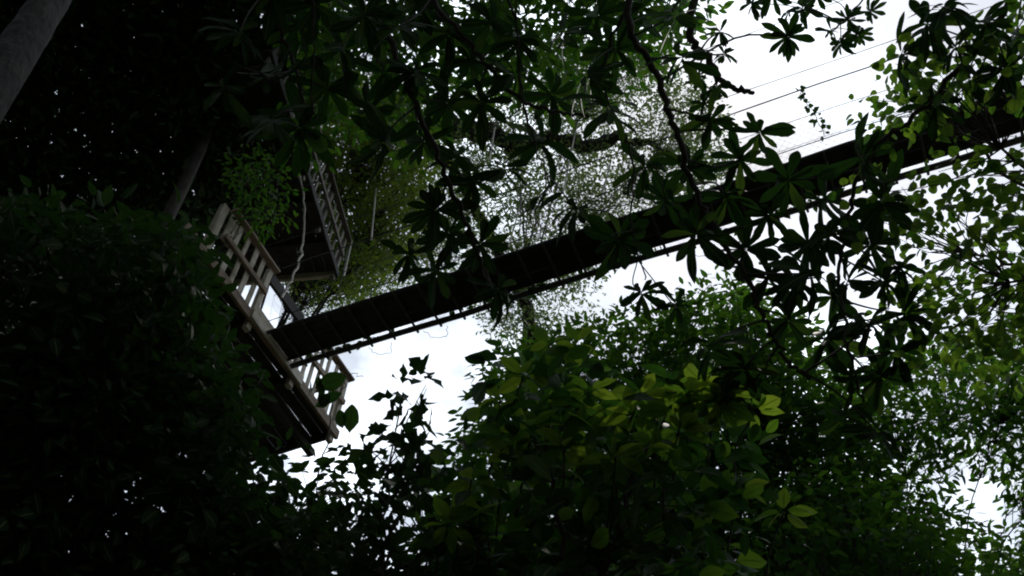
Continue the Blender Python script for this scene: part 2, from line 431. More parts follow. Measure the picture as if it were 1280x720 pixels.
def tree(name, label, cat, poly, drange, tm, mat, bark, leaf, per, rad, cov, base, trunk_r, nlimb=7, holes=(), tilt=.6, droop=.25,
         group=None, fork=.55, twigs=True, extra=None, gap=0.0, tw=.004, wmul=1.0, flat=.55, limb_r=None):
    """A tree whose crown fills what the photo shows of it. base: trunk foot (x, y)."""
    dm = (drange[0] + drange[1]) / 2
    aleaf = leaf * leaf * .28 * .62 * (F / dm) ** 2 * wmul
    n = max(12, int(cov * area(poly) / aleaf / per))
    uv = sample(poly, n, holes)
    if gap > 0:       # clumpy: thin out between lumps
        k = max(6, n // 14); cc = sample(poly, k, holes)
        dd = np.min(np.linalg.norm(uv[:, None] - cc[None], axis=2), 1)
        sc_ = math.sqrt(area(poly) / k); uv = uv[rng.random(n) > gap * np.clip(dd / sc_ * 1.6 - .3, 0, 1)]
    d = rng.uniform(*drange, len(uv)); cen = PA(uv, d)
    if extra is not None: cen = np.concatenate([cen, extra])
    foot = np.array([base[0], base[1], 0.0])
    r = root(name, label, cat, foot, group)
    lv = Leaves(); spray(lv, tm, cen, per, rad, leaf, tilt, droop, flat, wmul)
    lv.build("crown", mat, r, foot)
    # skeleton
    mean = cen.mean(0)
    k = min(nlimb, len(cen)); cs = cen[rng.choice(len(cen), k, replace=False)]
    for _ in range(8):
        a = np.argmin(np.linalg.norm(cen[:, None] - cs[None], axis=2), 1)
        cs = np.array([cen[a == i].mean(0) if (a == i).any() else cs[i] for i in range(k)])
    zf = mean[2] * fork
    top = np.array([foot[0] * .75 + mean[0] * .25, foot[1] * .75 + mean[1] * .25, zf])
    tp = curve([foot - [0, 0, .2], foot * .6 + top * .4 + rng.normal(0, .06, 3) * [1, 1, 0], top, top * .5 + mean * .5], 8)
    tb = Tubes(); tb.add(tp, np.linspace(trunk_r * 1.15, trunk_r * .55, len(tp)), 12)
    tb.build("trunk", bark, r, foot)
    lr = limb_r or trunk_r * .38
    a = np.argmin(np.linalg.norm(cen[:, None] - cs[None], axis=2), 1)
    for i in range(k):
        st = tp[-1 - int(rng.integers(0, 8))]
        lp = curve([st, st * .55 + cs[i] * .45 + [0, 0, .12 * np.linalg.norm(cs[i] - st)], cs[i]], 7, .02)
        tb = Tubes(); tb.add(lp, np.linspace(lr, lr * .25, len(lp)), 6)
        if twigs:
            for c in cen[a == i]:
                j = np.argmin(np.linalg.norm(lp - c, axis=1)); s0 = lp[max(0, j - 2)]
                md = s0 * .5 + c * .5 + rng.normal(0, .05 * np.linalg.norm(c - s0), 3)
                tb.add(curve([s0, md, c], 3), np.linspace(tw * 1.6, tw * .6, 7), 3)
        tb.build("branch", bark, r, foot)
    return r


# ------------------------------------------------------------------ ground
def ground():
    n = 120; R = 900.0
    g = np.linspace(-1, 1, n); g = np.sign(g) * np.abs(g) ** 2.2 * R
    X, Y = np.meshgrid(g, g, indexing='ij')
    Z = .12 * np.sin(X * .7) * np.cos(Y * .9) - .12
    V = np.stack([X, Y, Z], -1).reshape(-1, 3)
    i, j = np.meshgrid(np.arange(n - 1), np.arange(n - 1), indexing='ij')
    q = (i * n + j).ravel()
    T = np.stack([q, q + n, q + n + 1, q + 1], 1)
    m, t, o = newmat("leaf_litter"); l = t.links.new
    tcx = t.nodes.new("ShaderNodeTexCoord")
    a = t.nodes.new("ShaderNodeTexVoronoi"); a.inputs['Scale'].default_value = 14; l(tcx.outputs['Object'], a.inputs['Vector'])
    b = t.nodes.new("ShaderNodeTexNoise"); b.inputs['Scale'].default_value = .6; b.inputs['Detail'].default_value = 8; l(tcx.outputs['Object'], b.inputs['Vector'])
    r1 = ramp(t, [(0, (.012, .010, .007)), (.5, (.03, .022, .013)), (1, (.06, .042, .022))]); l(a.outputs['Color'], r1.inputs[0])
    r2 = ramp(t, [(.4, (.02, .026, .01)), (.6, (.03, .02, .012))]); l(b.outputs['Fac'], r2.inputs[0])
    mxx = t.nodes.new("ShaderNodeMix"); mxx.data_type = 'RGBA'; mxx.inputs['Factor'].default_value = .5
    l(r1.outputs[0], mxx.inputs['A']); l(r2.outputs[0], mxx.inputs['B'])
    bs = t.nodes.new("ShaderNodeBsdfPrincipled"); bs.inputs['Roughness'].default_value = .95; l(mxx.outputs['Result'], bs.inputs['Base Color'])
    bp = t.nodes.new("ShaderNodeBump"); bp.inputs['Distance'].default_value = .03; l(a.outputs['Distance'], bp.inputs['Height']); l(bp.outputs[0], bs.inputs['Normal'])
    l(bs.outputs[0], o.inputs[0])
    ob = link("forest_floor", np_mesh("forest_floor", V, T, nper=4), m)
    ob['kind'] = 'structure'; ob['label'] = "brown leaf litter on the forest floor"


ground()

# ------------------------------------------------------------------ tree platform and suspension bridge
H = 10.0                                       # metres above the eye
PC = PH(421, 539, H)                           # outer corner of the deck edge
ed = PH(240, 290, H) - PC; ed[2] = 0; ed /= np.linalg.norm(ed)
nd = np.array([-ed[1], ed[0], 0.0])
if nd[0] < 0: nd = -nd
UP = np.array([0, 0, 1.0])


def S(s, n, z=0.0):
    return PC + ed * s + nd * n + UP * z


def railing(parent, fn, s0, s1, posts, nbal, z0, ztop, zmid, mat, railmat, wpost=.09, wbal=.075, inner=-.03, gaps=()):
    """posts, balusters behind three rails; fn(s, n, z) gives world points"""
    rl = bpy.data.objects.new("railing", None); COL.objects.link(rl); rl.parent = parent; rl.empty_display_size = .2
    c = Vector(fn((s0 + s1) / 2, 0, 0)); rl.location = c - wpos(parent)
    nv = np.array(fn(0, 1, 0)) - np.array(fn(0, 0, 0))
    board("top_rail", fn(s0 - .06, 0, ztop), fn(s1 + .06, 0, ztop), .11, .045, railmat, rl)
    board("middle_rail", fn(s0, .012, zmid), fn(s1, .012, zmid), .045, .09, railmat, rl)
    for p in posts:
        board("post", fn(p, inner - .03, z0 - .22), fn(p, inner - .03, ztop - .026), wpost, .075, mat, rl, up=nv)
    st = (s1 - s0) / (nbal + 1)
    for k in range(nbal):
        s = s0 + st * (k + 1) + random.uniform(-.015, .015)
        board("baluster", fn(s, inner, z0 + .01), fn(s + random.uniform(-.012, .012), inner, ztop - .026), wbal * random.uniform(.85, 1.15), .024, mat, rl, up=nv)
    return rl


pl = root("tree_platform", "weathered timber platform with slatted railing where the hanging bridge lands", "platform", S(1.6, -1, -H - 1.6))
SE = 3.75
# deck boards lie across the joists (their undersides show)
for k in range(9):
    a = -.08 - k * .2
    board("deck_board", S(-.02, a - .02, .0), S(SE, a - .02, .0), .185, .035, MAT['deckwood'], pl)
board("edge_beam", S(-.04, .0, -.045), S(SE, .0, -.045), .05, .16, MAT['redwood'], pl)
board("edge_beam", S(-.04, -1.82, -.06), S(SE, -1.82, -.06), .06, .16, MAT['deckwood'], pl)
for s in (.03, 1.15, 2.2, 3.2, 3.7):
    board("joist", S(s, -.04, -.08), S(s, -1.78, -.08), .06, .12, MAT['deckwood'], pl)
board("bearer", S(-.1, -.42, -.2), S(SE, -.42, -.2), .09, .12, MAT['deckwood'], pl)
railing(pl, S, 0.02, 1.16, (.04, 1.14), 6, 0, 1.1, .56, MAT['wood'], MAT['redwood'])
railing(pl, S, 2.17, 3.16, (2.19,), 4, 0, 1.1, .56, MAT['wood'], MAT['redwood'], wbal=.085)
board("wide_board", S(3.1, -.032, .5), S(3.1, -.032, 1.07), .17, .024, MAT['wood'], pl, up=nd)
board("post", S(3.34, -.02, -.1), S(3.34, -.02, 1.0), .12, .08, MAT['wood'], pl, up=nd)
board("entrance_beam", S(2.12, -.07, 1.0), S(1.3, -.05, 1.0), .05, .2, MAT['deckwood'], pl)
board("threshold_board", S(2.2, -.06, .24), S(1.5, -.06, .24), .04, .15, MAT['wood'], pl)
board("kick_board", S(2.28, .035, -.02), S(1.02, .035, -.02), .03, .17, MAT['wood'], pl)
# back railing on the far side of the deck
board("back_rail", S(0, -1.8, 1.0), S(SE, -1.8, 1.0), .09, .05, MAT['wood'], pl)
for s in np.arange(.05, SE, .5):
    board("back_post", S(s, -1.8, 0.02), S(s, -1.8, .97), .07, .06, MAT['wood'], pl, up=nd)
# end railing at the low corner
for k in range(4):
    board("baluster", S(.0, -.3 - k * .4, .02), S(.0, -.3 - k * .4, 1.07), .07, .024, MAT['wood'], pl, up=ed)
board("end_rail", S(0, -.08, 1.1), S(0, -1.78, 1.1), .09, .045, MAT['redwood'], pl)
# timber legs and braces down to the ground
for (s, n) in ((.4, -1.5), (3.6, -1.5), (3.6, -.3)):
    board("leg", S(s, n, -H - 1.7), S(s, n, -.14), .16, .16, MAT['deckwood'], pl, up=nd)

# -- boarded lean-to under the left of the platform
lt = root("timber_hut", "pale plank wall of a hut half hidden behind dark leaves", "hut", ground_below(P(60, 380, 10.5)))
q0 = P(-90, 415, 10.6); q1 = P(225, 300, 11.4); q1[2] = q0[2]
hv = q1 - q0; hn = np.cross(hv / np.linalg.norm(hv), UP)
for k in range(7):
    a = UP * (-.55 + .27 * k)
    board("wall_board", q0 + a, q1 + a, .255, .03, MAT['wood'], lt, up=hn)
for t in (.02, .32, .62, .98):
    c = q0 + hv * t + hn * .05
    board("post", ground_below(c), c + UP * 1.3, .12, .1, MAT['deckwood'], lt, up=hn)
board("brace", q0 + hv * .1 + hn * .08 - UP * .6, q0 + hv * .34 + hn * .08 + UP * 1.1, .16, .04, MAT['wood'], lt, up=hn)

# -- hanging bridge: ladder lying flat, planks over most of it, netted rope sides
BL = 21.0
br = root("hanging_bridge", "long dark rope and ladder footbridge hung between the treetops", "bridge", S(1.6, .05, -.0))


def sag(n):
    return -.10 * 4 * (n / BL) * (1 - n / BL) + .014 * math.sin(n * 1.9) + .008 * math.sin(n * 4.3)


def bz(s, n, z): return S(s, n, z + sag(n))


ns = np.linspace(.05, BL, 43)
for s, rr, nm in ((1.93, .026, "ladder_rail"), (1.31, .040, "ladder_rail")):
    tb = Tubes(); tb.add([bz(s, n, -.03) for n in ns], rr, 8); tb.build(nm, MAT['alu' if s < 1.5 else 'cable'], br, S(1.6, .05))
tb = Tubes(); tb.add([bz(1.42, n, -.02) for n in ns], .022, 6); tb.build("ladder_rail", MAT['cable'], br, S(1.6, .05))
k = 0; n = .25
while n < BL - .2:
    board("rung", bz(1.25, n, -.055), bz(1.96, n, -.055), .03, .03, MAT['alu'], br, rough=.001); n += .335; k += 1
n = .06
while n < BL - .3:
    Lp = 2.4; e_ = min(BL, n + Lp + .05); lap = .033 * (int(round(n / Lp)) % 2)
    for c in (1.475, 1.642, 1.81):
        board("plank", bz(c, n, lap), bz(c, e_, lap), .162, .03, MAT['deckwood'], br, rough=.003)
    n += Lp
for s, z, rr in ((2.10, 1.2, .009), (1.38, 1.2, .003), (2.06, .62, .004), (1.33, .66, .004), (2.0, .12, .006)):
    tb = Tubes(); tb.add([bz(s, n, z + .01 * math.sin(n * 3)) for n in ns], rr, 5); tb.build("side_rope", MAT['cable'], br, S(1.6, .05))


def net(s0, z0, s1, z1, cell=.09):
    tb = Tubes()
    n = 0.1; hgt = z1 - z0
    while n < BL:
        for sg in (-1, 1):
            m = np.linspace(0, 1, 5)
            pts = [bz(s0 + (s1 - s0) * t, min(BL, max(.05, n + sg * t * hgt * .8)), z0 + hgt * t) for t in m]
            tb.add(pts, .0013, 3)
        n += cell
    return tb


net(1.95, .0, 2.06, .62).build("side_net", MAT['net'], br, S(1.6, .05))
net(1.25, .0, 1.33, .66, .16).build("side_net", MAT['net'], br, S(1.6, .05))
for k in range(8):
    n = 1.1 + k * 2.55
    for s, s2 in ((2.0, 2.10), (1.27, 1.38)):
        tb = Tubes(); tb.add(curve([bz(s, n, 0), bz(s * .5 + s2 * .5 + .02, n + .03, .6), bz(s2, n, 1.2)], 4), .006, 4)
        tb.build("hanger_rope", MAT['cable'], br, S(1.6, .05))
# pale ropes slung from the bridge side up to the branches above
for (u0, v0, u1, v1, h0, h1) in ((704, 240, 720, 160, 1.2, 3.3), (633, 318, 652, 250, 1.2, 3.0), (612, 200, 620, 150, 3.0, 4.2), (464, 300, 470, 236, 1.2, 2.6), (752, 246, 764, 200, 1.2, 2.4), (430, 345, 440, 300, 1.2, 2.4)):
    tb = Tubes(); tb.add(curve([PH(u0, v0, H + h0), PH(u1, v1, H + h1)], 4), .012, 5); tb.build("sling_rope", MAT['rope'], br, S(1.6, .05))
# loose wire ends under the near rail
for n in (1.2, 2.0, 2.9, 4.0, 5.5):
    tb = Tubes(); a = bz(1.26, n, -.06)
    tb.add(curve([a, a + nd * .12 - UP * .12 - ed * .05, a + nd * .3 - UP * .16 - ed * .08, a + nd * .34 - UP * .05], 5, .01), .004, 4)
    tb.build("loose_wire", MAT['cable'], br, S(1.6, .05))
# loop of cord hanging below
a, b = bz(1.27, 3.0, -.05), bz(1.27, 3.55, -.05)
tb = Tubes(); tb.add(curve([a, a * .7 + b * .3 - UP * .35 - ed * .1, b * .75 + a * .25 - UP * .3 - ed * .05, b], 6), .008, 4); tb.build("loose_wire", MAT['cable'], br, S(1.6, .05))

# -- main cables carrying the bridge, far above it
for i, (z, s, lab) in enumerate(((2.9, 2.3, "thin upper cable strung above the hanging bridge against white sky"), (2.15, 1.9, "faint lower cable strung just above the hanging bridge"))):
    o_ = S(s, 0, z); tb = Tubes(); tb.add([S(s, nn, z + .15 - .004 * (nn - 11) ** 2 * -1 - .4) for nn in np.linspace(-1, BL + 2, 30)], .005, 5)
    ob = tb.build("steel_cable", MAT['cable'], None, o_); ob['label'] = lab; ob['category'] = 'cable'

# -- upper platform beyond, seen from underneath
H2 = 14.0
U0 = PH(422, 340, H2); U1 = PH(375, 180, H2)
e2 = U1 - U0; e2[2] = 0; L2 = np.linalg.norm(e2); e2 /= L2
n2 = np.array([-e2[1], e2[0], 0.0])
if n2[0] < 0: n2 = -n2


def S2(s, n, z=0.0): return U0 + e2 * s + n2 * n + UP * z


up = root("upper_platform", "dark timber lookout deck high in the trees with thin slatted rail", "platform", S2(1.5, -.8, -H2 - 1.6))
L2e = L2 + 1.6
for k in range(10):
    a = -.09 - k * .2
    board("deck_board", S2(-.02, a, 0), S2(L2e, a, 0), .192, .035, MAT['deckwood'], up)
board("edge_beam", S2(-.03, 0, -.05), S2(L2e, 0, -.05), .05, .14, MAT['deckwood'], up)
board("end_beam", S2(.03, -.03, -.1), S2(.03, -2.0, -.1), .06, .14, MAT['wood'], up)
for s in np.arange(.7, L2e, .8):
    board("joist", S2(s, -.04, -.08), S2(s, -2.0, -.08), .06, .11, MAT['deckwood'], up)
railing(up, S2, 0.0, L2e, np.arange(.0, L2e, 1.0), 20, 0, 1.05, .5, MAT['greywood'], MAT['greywood'], wbal=.06, wpost=.07)
# rope that ties the two decks, and its net
rp = root("tie_rope", "pale knotted rope slung down from the upper deck to the lower railing", "rope", P(378, 260, 15.5))
tb = Tubes(); tb.add(curve([P(374, 218, 16.2), P(380, 255, 15.7), P(379, 300, 15.1), P(372, 330, 14.2), P(352, 372, 13.1)], 8, .008), .016, 6); tb.build("rope", MAT['rope'], rp, P(378, 260, 15.5))
for (u, v, d) in ((374, 221, 16.2), (380, 262, 15.6), (376, 314, 14.8)):
    tb = Tubes(); tb.add([P(u, v - 2, d), P(u, v, d), P(u, v + 2, d)], [.015, .035, .015], 8); tb.build("knot", MAT['rope'], rp, P(378, 260, 15.5))

# ------------------------------------------------------------------ whorled-leaf trees (big leaf rosettes)
def rosettes(lv, pts, rads, axes):
    for p, r, a in zip(pts, rads, axes):
        k = int(rng.integers(10, 16)); a = a / np.linalg.norm(a)
        t = np.cross(a, [0.3, .9, .1]); t /= np.linalg.norm(t); b = np.cross(a, t)
        ph = rng.uniform(0, 6.28) + np.arange(k) * 2.39996 + rng.normal(0, .13, k)
        el = rng.uniform(-.45, .35, k) + np.linspace(-.25, .35, k)
        rad = np.cos(ph)[:, None] * t + np.sin(ph)[:, None] * b
        ax = rad * np.cos(el)[:, None] + a * np.sin(el)[:, None] - UP * .12
        nr = a - rad * np.sin(el)[:, None] + rng.normal(0, .22, (k, 3))
        pos = p + rad * r * .02 + a * (np.linspace(-.12, .1, k) * r)[:, None]
        lv.add(LANCE, pos, ax, nr, r * rng.uniform(.62, 1.12, k), rng.uniform(.8, 1.08, k))


def ros_tree(label, foot, trunk_pts, trunk_r, branches, ros, bark):
    """branches: list of (points px+dist, r0); ros: (u, v, diameter px, distance)"""
    r = root("whorled_leaf_tree", label, "tree", foot)
    tb = Tubes(); tp = curve(trunk_pts, 8, .003); tb.add(tp, np.linspace(trunk_r * 1.1, trunk_r * .75, len(tp)), 20); tb.build("trunk", bark, r, foot)
    curves = []
    for pts, r0 in branches:
        curves.append((curve(pts, 9, .01), r0))
    pos = np.array([P(u, v, d) for (u, v, D, d) in ros]); rad = np.array([D * .52 * d / F * rng.uniform(.8, 1.1) for (u, v, D, d) in ros])
    own = []
    for p in pos:
        own.append(int(np.argmin([np.min(np.linalg.norm(c - p, axis=1)) for c, _ in curves])))
    own = np.array(own)
    for i, (c, r0) in enumerate(curves):
        tb = Tubes(); tb.add(c, np.linspace(r0, r0 * .4, len(c)), 8)
        axes = []
        for p in pos[own == i]:
            j = int(np.argmin(np.linalg.norm(c - p, axis=1))); s0 = c[max(0, j - 3)]
            L_ = np.linalg.norm(p - s0)
            md = s0 * .5 + p * .5 + rng.normal(0, .07 * L_, 3)
            tb.add(curve([s0, md, p], 4), np.linspace(min(.009, r0 * .35), .005, 9), 5)
            a = (p - md) / (np.linalg.norm(p - md) + 1e-6) * .35 + UP * .75 + rng.normal(0, .3, 3)
            axes.append(a)
        br_ = tb.build("branch", MAT['bark_dark'], r, foot)
        if axes:
            for p_, r_, a_ in zip(pos[own == i], rad[own == i], axes):
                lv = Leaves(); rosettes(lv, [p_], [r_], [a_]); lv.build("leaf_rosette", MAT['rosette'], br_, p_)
    return r


def J(lst, d0, d1): return [(u, v, D, rng.uniform(d0, d1)) for (u, v, D) in lst]


# left tree: its trunk is the pale one leaning across the top left corner
tA, tB_ = P(-8, 108, 6.6), P(72, -12, 8.4)
dirT = (tB_ - tA); dirT /= np.linalg.norm(dirT)
foot = tA - dirT * (tA[2] / dirT[2]); foot[2] = 0
ros1 = [(375, 160, 105), (462, 138, 95), (428, 62, 100), (372, 28, 90), (500, 32, 95), (560, 128, 100), (602, 128, 95), (642, 92, 90), (562, 42, 95), (690, 118, 100),
        (590, 224, 80), (545, 262, 85), (511, 318, 85), (545, 338, 80), (622, 362, 95), (668, 264, 88), (722, 262, 85), (676, 178, 90), (630, 212, 85), (572, 196, 85),
        (480, 178, 90), (520, 90, 90), (410, 110, 95), (330, 95, 90), (300, 40, 90), (455, 20, 90), (615, 28, 90), (650, 50, 80), (600, 305, 85),
        (560, 292, 70), (340, 150, 80), (280, 110, 80), (520, 5, 90), (590, 75, 85), (395, 5, 90), (340, -10, 90), (530, 175, 80), (480, 90, 85)]
up_z = P(470, -260, 7.6)
ros_tree("grey barked leaning tree with whorled leaves spreading over the top left", foot, [foot - [0, 0, .2], foot * .5 + tA * .5, tA, tB_, tB_ + dirT * 2.2], .14,
         [([tB_ + dirT * .8, P(300, -250, 8.0), P(440, -90, 7.6), P(468, 10, 7.3), P(505, 90, 7.1), P(535, 165, 7.0), P(565, 240, 6.9), P(592, 300, 6.85), P(612, 352, 6.8)], .032),
          ([tB_ + dirT * 1.0, P(380, -260, 8.0), P(500, -70, 7.4), P(548, 10, 7.1), P(600, 70, 7.0), P(652, 125, 6.9), P(690, 138, 6.9), P(735, 144, 6.9)], .026),
          ([tB_ + dirT * .4, P(190, -160, 8.0), P(300, -40, 7.6), P(360, 60, 7.5), P(380, 130, 7.4), P(385, 155, 7.4)], .022),
          ([tB_ + dirT * 1.2, P(480, -240, 7.8), P(600, -70, 7.3), P(645, 30, 7.2), P(650, 100, 7.2), P(662, 160, 7.2), P(690, 240, 7.1)], .014)],
         J(ros1, 6.6, 7.9), MAT['bark_grey'])

# right tree: trunk off to the right, limbs reach over the top of the picture
ros2 = [(760, 136, 100), (735, 96, 90), (770, 62, 95), (850, 72, 120), (842, 20, 110), (800, 12, 90), (705, 42, 90), (806, 208, 98), (832, 250, 85), (888, 150, 95), (950, 166, 78),
        (775, 300, 115), (870, 292, 95), (802, 366, 85), (845, 382, 75), (908, 246, 95), (960, 346, 95), (932, 312, 80), (1012, 342, 90), (1036, 292, 85), (1060, 352, 85), (1078, 196, 120),
        (1104, 252, 90), (1090, 402, 85), (1032, 422, 100), (890, 432, 110), (930, 460, 95), (905, 490, 90), (985, 46, 72), (1130, 66, 80), (1168, 130, 75), (1160, 30, 85),
        (1195, 60, 72), (1230, 30, 75), (1255, 86, 70), (1215, 100, 70), (1030, 250, 80), (1125, 335, 70), (1065, 470, 80), (1100, 470, 85),
        (985, 400, 85), (985, 225, 80), (925, 200, 70), (860, 210, 70), (1270, 45, 75), (745, 20, 90), (960, 270, 80), (1095, 540, 80), (1055, 520, 80), (1180, 10, 80), (1088, 306, 88), (1104, 352, 85), (1066, 398, 82), (1132, 392, 75), (1010, 304, 80), (1040, 370, 85), (1120, 440, 75), (995, 352, 80)]
ros2s = [(1005, 10, 60), (1060, 24, 44), (1088, 14, 40), (1050, 54, 42), (1072, 44, 40), (1038, 38, 36), (940, 4, 46), (965, -6, 50), (1020, -8, 50), (985, 14, 40)]
f2 = ground_below(P(1620, 160, 8.5))
tt = P(1620, -60, 9.5); tt[0], tt[1] = f2[0] + .3, f2[1]
ros_tree("dark tree with whorled leaves hanging across the middle of the bridge and upper right", f2, [f2 - [0, 0, .2], f2 * .5 + tt * .5, tt], .17,
         [([tt, P(1150, -260, 7.8), P(850, -120, 7.2), P(785, 10, 6.8), P(820, 92, 6.7), P(848, 170, 6.6), P(872, 244, 6.6), P(898, 294, 6.5), P(936, 352, 6.5), P(958, 405, 6.5), P(984, 450, 6.5), P(1012, 474, 6.5)], .029),
          ([tt, P(1100, -200, 8.6), P(900, -60, 8.2), P(862, 40, 8.0), P(884, 72, 8.0), P(902, 100, 8.0), P(924, 112, 8.0), P(941, 116, 8.0)], .042),
          ([tt, P(1330, -60, 7.6), P(1240, 40, 7.2), P(1160, 130, 7.0), P(1090, 190, 6.9), P(1060, 270, 6.8), P(1050, 350, 6.8), P(1060, 430, 6.8), P(1080, 510, 6.8)], .022),
          ([tt, P(1350, -160, 10.5), P(1180, -80, 10.2), P(1080, 0, 10.0), P(1040, 40, 10.0)], .016),
          ([P(785, 10, 6.8), P(760, 60, 6.9), P(755, 110, 6.9), P(790, 200, 6.9), P(790, 280, 6.8), P(806, 350, 6.8)], .012)],
         J(ros2, 6.2, 7.6) + J(ros2s, 9.6, 10.6) + J([(900, 40, 36), (905, 68, 34), (872, 95, 40), (896, 108, 36), (880, 130, 40)], 7.9, 8.1), MAT['bark_dark'])

# ------------------------------------------------------------------ leafy trees
def foot_of(u, v, d, push=0.0):
    p = P(u, v, d); h = np.array([p[0], p[1]]); h *= 1 + push / np.linalg.norm(h); return (h[0], h[1])


# host tree of the platforms: pale trunk above the railing
ht = P(284, 235, 15.2)
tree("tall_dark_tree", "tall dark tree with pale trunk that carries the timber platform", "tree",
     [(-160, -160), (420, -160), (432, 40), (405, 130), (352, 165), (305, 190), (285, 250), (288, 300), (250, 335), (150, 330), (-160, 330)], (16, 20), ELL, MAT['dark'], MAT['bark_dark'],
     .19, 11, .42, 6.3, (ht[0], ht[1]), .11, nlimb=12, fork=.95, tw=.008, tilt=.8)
# yellow-green tree beyond the upper platform
tree("yellow_green_tree", "yellow-green small leaved tree behind the upper platform", "tree",
     [(340, 150), (430, 90), (520, 110), (545, 200), (525, 290), (480, 345), (430, 372), (372, 366), (340, 330)], (19.5, 24), ELL, MAT['yellow'], MAT['bark_grey'],
     .13, 12, .36, 4.0, foot_of(235, 600, 25), .14, nlimb=8, gap=.2, tilt=.8)
# pale fine-leaved giant far behind the bridge
tree("fine_leaved_tree", "pale fine leaved tall tree seen through behind the bridge, knobbly bare limb across it", "tree",
     [(370, 320), (480, 200), (560, 110), (690, 50), (850, 70), (915, 180), (905, 250), (800, 300), (738, 350), (738, 405), (690, 425), (612, 418), (585, 372), (500, 372), (440, 400), (370, 400)],
     (24, 30), TINY, MAT['pale'], MAT['bark_grey'], .125, 18, .45, 2.9, foot_of(660, 420, 27), .1, nlimb=14, limb_r=.035, gap=.7, tilt=.9, fork=.9, tw=.003)
ln = Tubes()
fl = [o for o in COL.objects if o.name == "fine_leaved_tree"][0]
fo = np.array(wpos(fl))
ln = Tubes(); ln.add(curve([P(540, 155, 26), P(612, 168, 26), P(655, 178, 26), P(700, 176, 25.8), P(745, 181, 25.6), P(782, 174, 25.5), P(840, 190, 25.5)], 8, .05),
                     np.interp(np.linspace(0, 1, 49), [0, .3, .75, 1], [.3, .2, .16, .05]), 9)
ln.build("branch", MAT['bark_grey'], fl, fo)
ln = Tubes(); ln.add(curve([P(668, 470, 26), P(664, 410, 26), P(650, 365, 26), P(610, 290, 26), P(560, 200, 26)], 8, .03), np.linspace(.2, .12, 33), 9)
ln.build("branch", MAT['bark_grey'], fl, fo)

# back tree filling the top between the rosettes
tree("tall_green_tree", "mid green tree filling the gaps above the rosettes along the top edge", "tree",
     [(380, -150), (880, -150), (872, 20), (800, 95), (735, 120), (640, 105), (560, 130), (500, 200), (420, 150), (380, 190)], (12, 16), ELL, MAT['small'], MAT['bark_dark'],
       .16, 9, .4, 2.9, (-4.2, -1.2), .16, nlimb=9, gap=.5, fork=.9)
# small lit sprig tree standing between the decks
tree("slender_sapling", "slender small leaved tree in front of the upper deck underside", "sapling",
     [(292, 205), (345, 195), (362, 235), (352, 290), (318, 285), (290, 260)], (13, 14.2), ELL, MAT['small'], MAT['bark_dark'], .10, 12, .25, 1.3, foot_of(300, 250, 13.5, 1.2), .016, nlimb=4, fork=.92)
# near dark tree on the left, broad leaves
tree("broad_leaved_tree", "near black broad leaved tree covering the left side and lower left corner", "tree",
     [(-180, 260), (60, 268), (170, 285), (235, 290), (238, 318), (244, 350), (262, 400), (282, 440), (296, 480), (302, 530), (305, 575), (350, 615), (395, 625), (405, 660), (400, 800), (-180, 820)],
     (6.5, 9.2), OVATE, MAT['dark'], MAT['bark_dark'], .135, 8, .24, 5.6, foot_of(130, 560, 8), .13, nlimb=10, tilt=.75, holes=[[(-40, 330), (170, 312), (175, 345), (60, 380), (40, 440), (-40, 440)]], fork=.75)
# thin leaved veil over the hut
tree("thin_sapling", "thin dark sapling whose leaves screen the plank wall of the hut", "sapling",
     [(-60, 300), (180, 290), (250, 300), (240, 360), (180, 400), (60, 450), (-60, 450)], (8.0, 9.2), OVATE, MAT['dark'], MAT['bark_dark'], .13, 6, .24, 1.2, foot_of(110, 400, 8.6, .4), .05, nlimb=6, gap=.5, fork=.8)
# vines and small leaves over the low corner of the deck
tree("slender_sapling", "slender dark sapling leafing out just under the low corner of the platform", "sapling",
     [(330, 575), (400, 560), (440, 580), (450, 640), (440, 720), (350, 760), (300, 700)], (8.5, 9.8), ELL, MAT['dark'], MAT['bark_dark'], .15, 6, .25, 2.1, foot_of(380, 660, 9), .05, nlimb=5, gap=.4, fork=.8)
# ragged saplings standing against the sky, bottom centre left
tree("ragged_sapling", "ragged leaved dark sapling standing against the sky below the bridge", "sapling",
     [(452, 520), (478, 478), (520, 462), (548, 480), (550, 520), (520, 545), (555, 580), (560, 640), (540, 780), (430, 780), (438, 640), (440, 560)], (6.5, 7.4), RAG, MAT['dark'], MAT['bark_dark'],
     .2, 6, .16, 2.3, foot_of(490, 640, 7), .035, nlimb=5, gap=.35, tilt=.9, droop=.4, fork=.8)
tree("leafy_bush", "dark leafy bush with ragged leaves filling the bottom edge left of the lit leaves", "bush",
     [(390, 660), (430, 610), (470, 590), (520, 575), (570, 590), (600, 650), (600, 800), (360, 800)], (7.6, 9.4), RAG, MAT['dark'], MAT['bark_dark'], .16, 7, .24, 2.0, foot_of(500, 760, 8.6), .04, nlimb=6, gap=.3, tilt=.9, fork=.75)
# big lit leaves bottom centre
tree("large_leaved_tree", "large leaved tree with translucent yellow-green veined leaves at bottom centre", "tree",
     [(560, 590), (600, 530), (635, 480), (668, 440), (712, 430), (740, 470), (780, 500), (850, 485), (895, 490), (930, 530), (935, 570), (930, 640), (900, 800), (520, 800), (530, 640)], (6.2, 8.2), OVATE,
     MAT['broad'], MAT['bark_dark'], .2, 7, .28, 2.6, foot_of(740, 620, 7.4), .09, nlimb=8, tilt=.55, fork=.7)
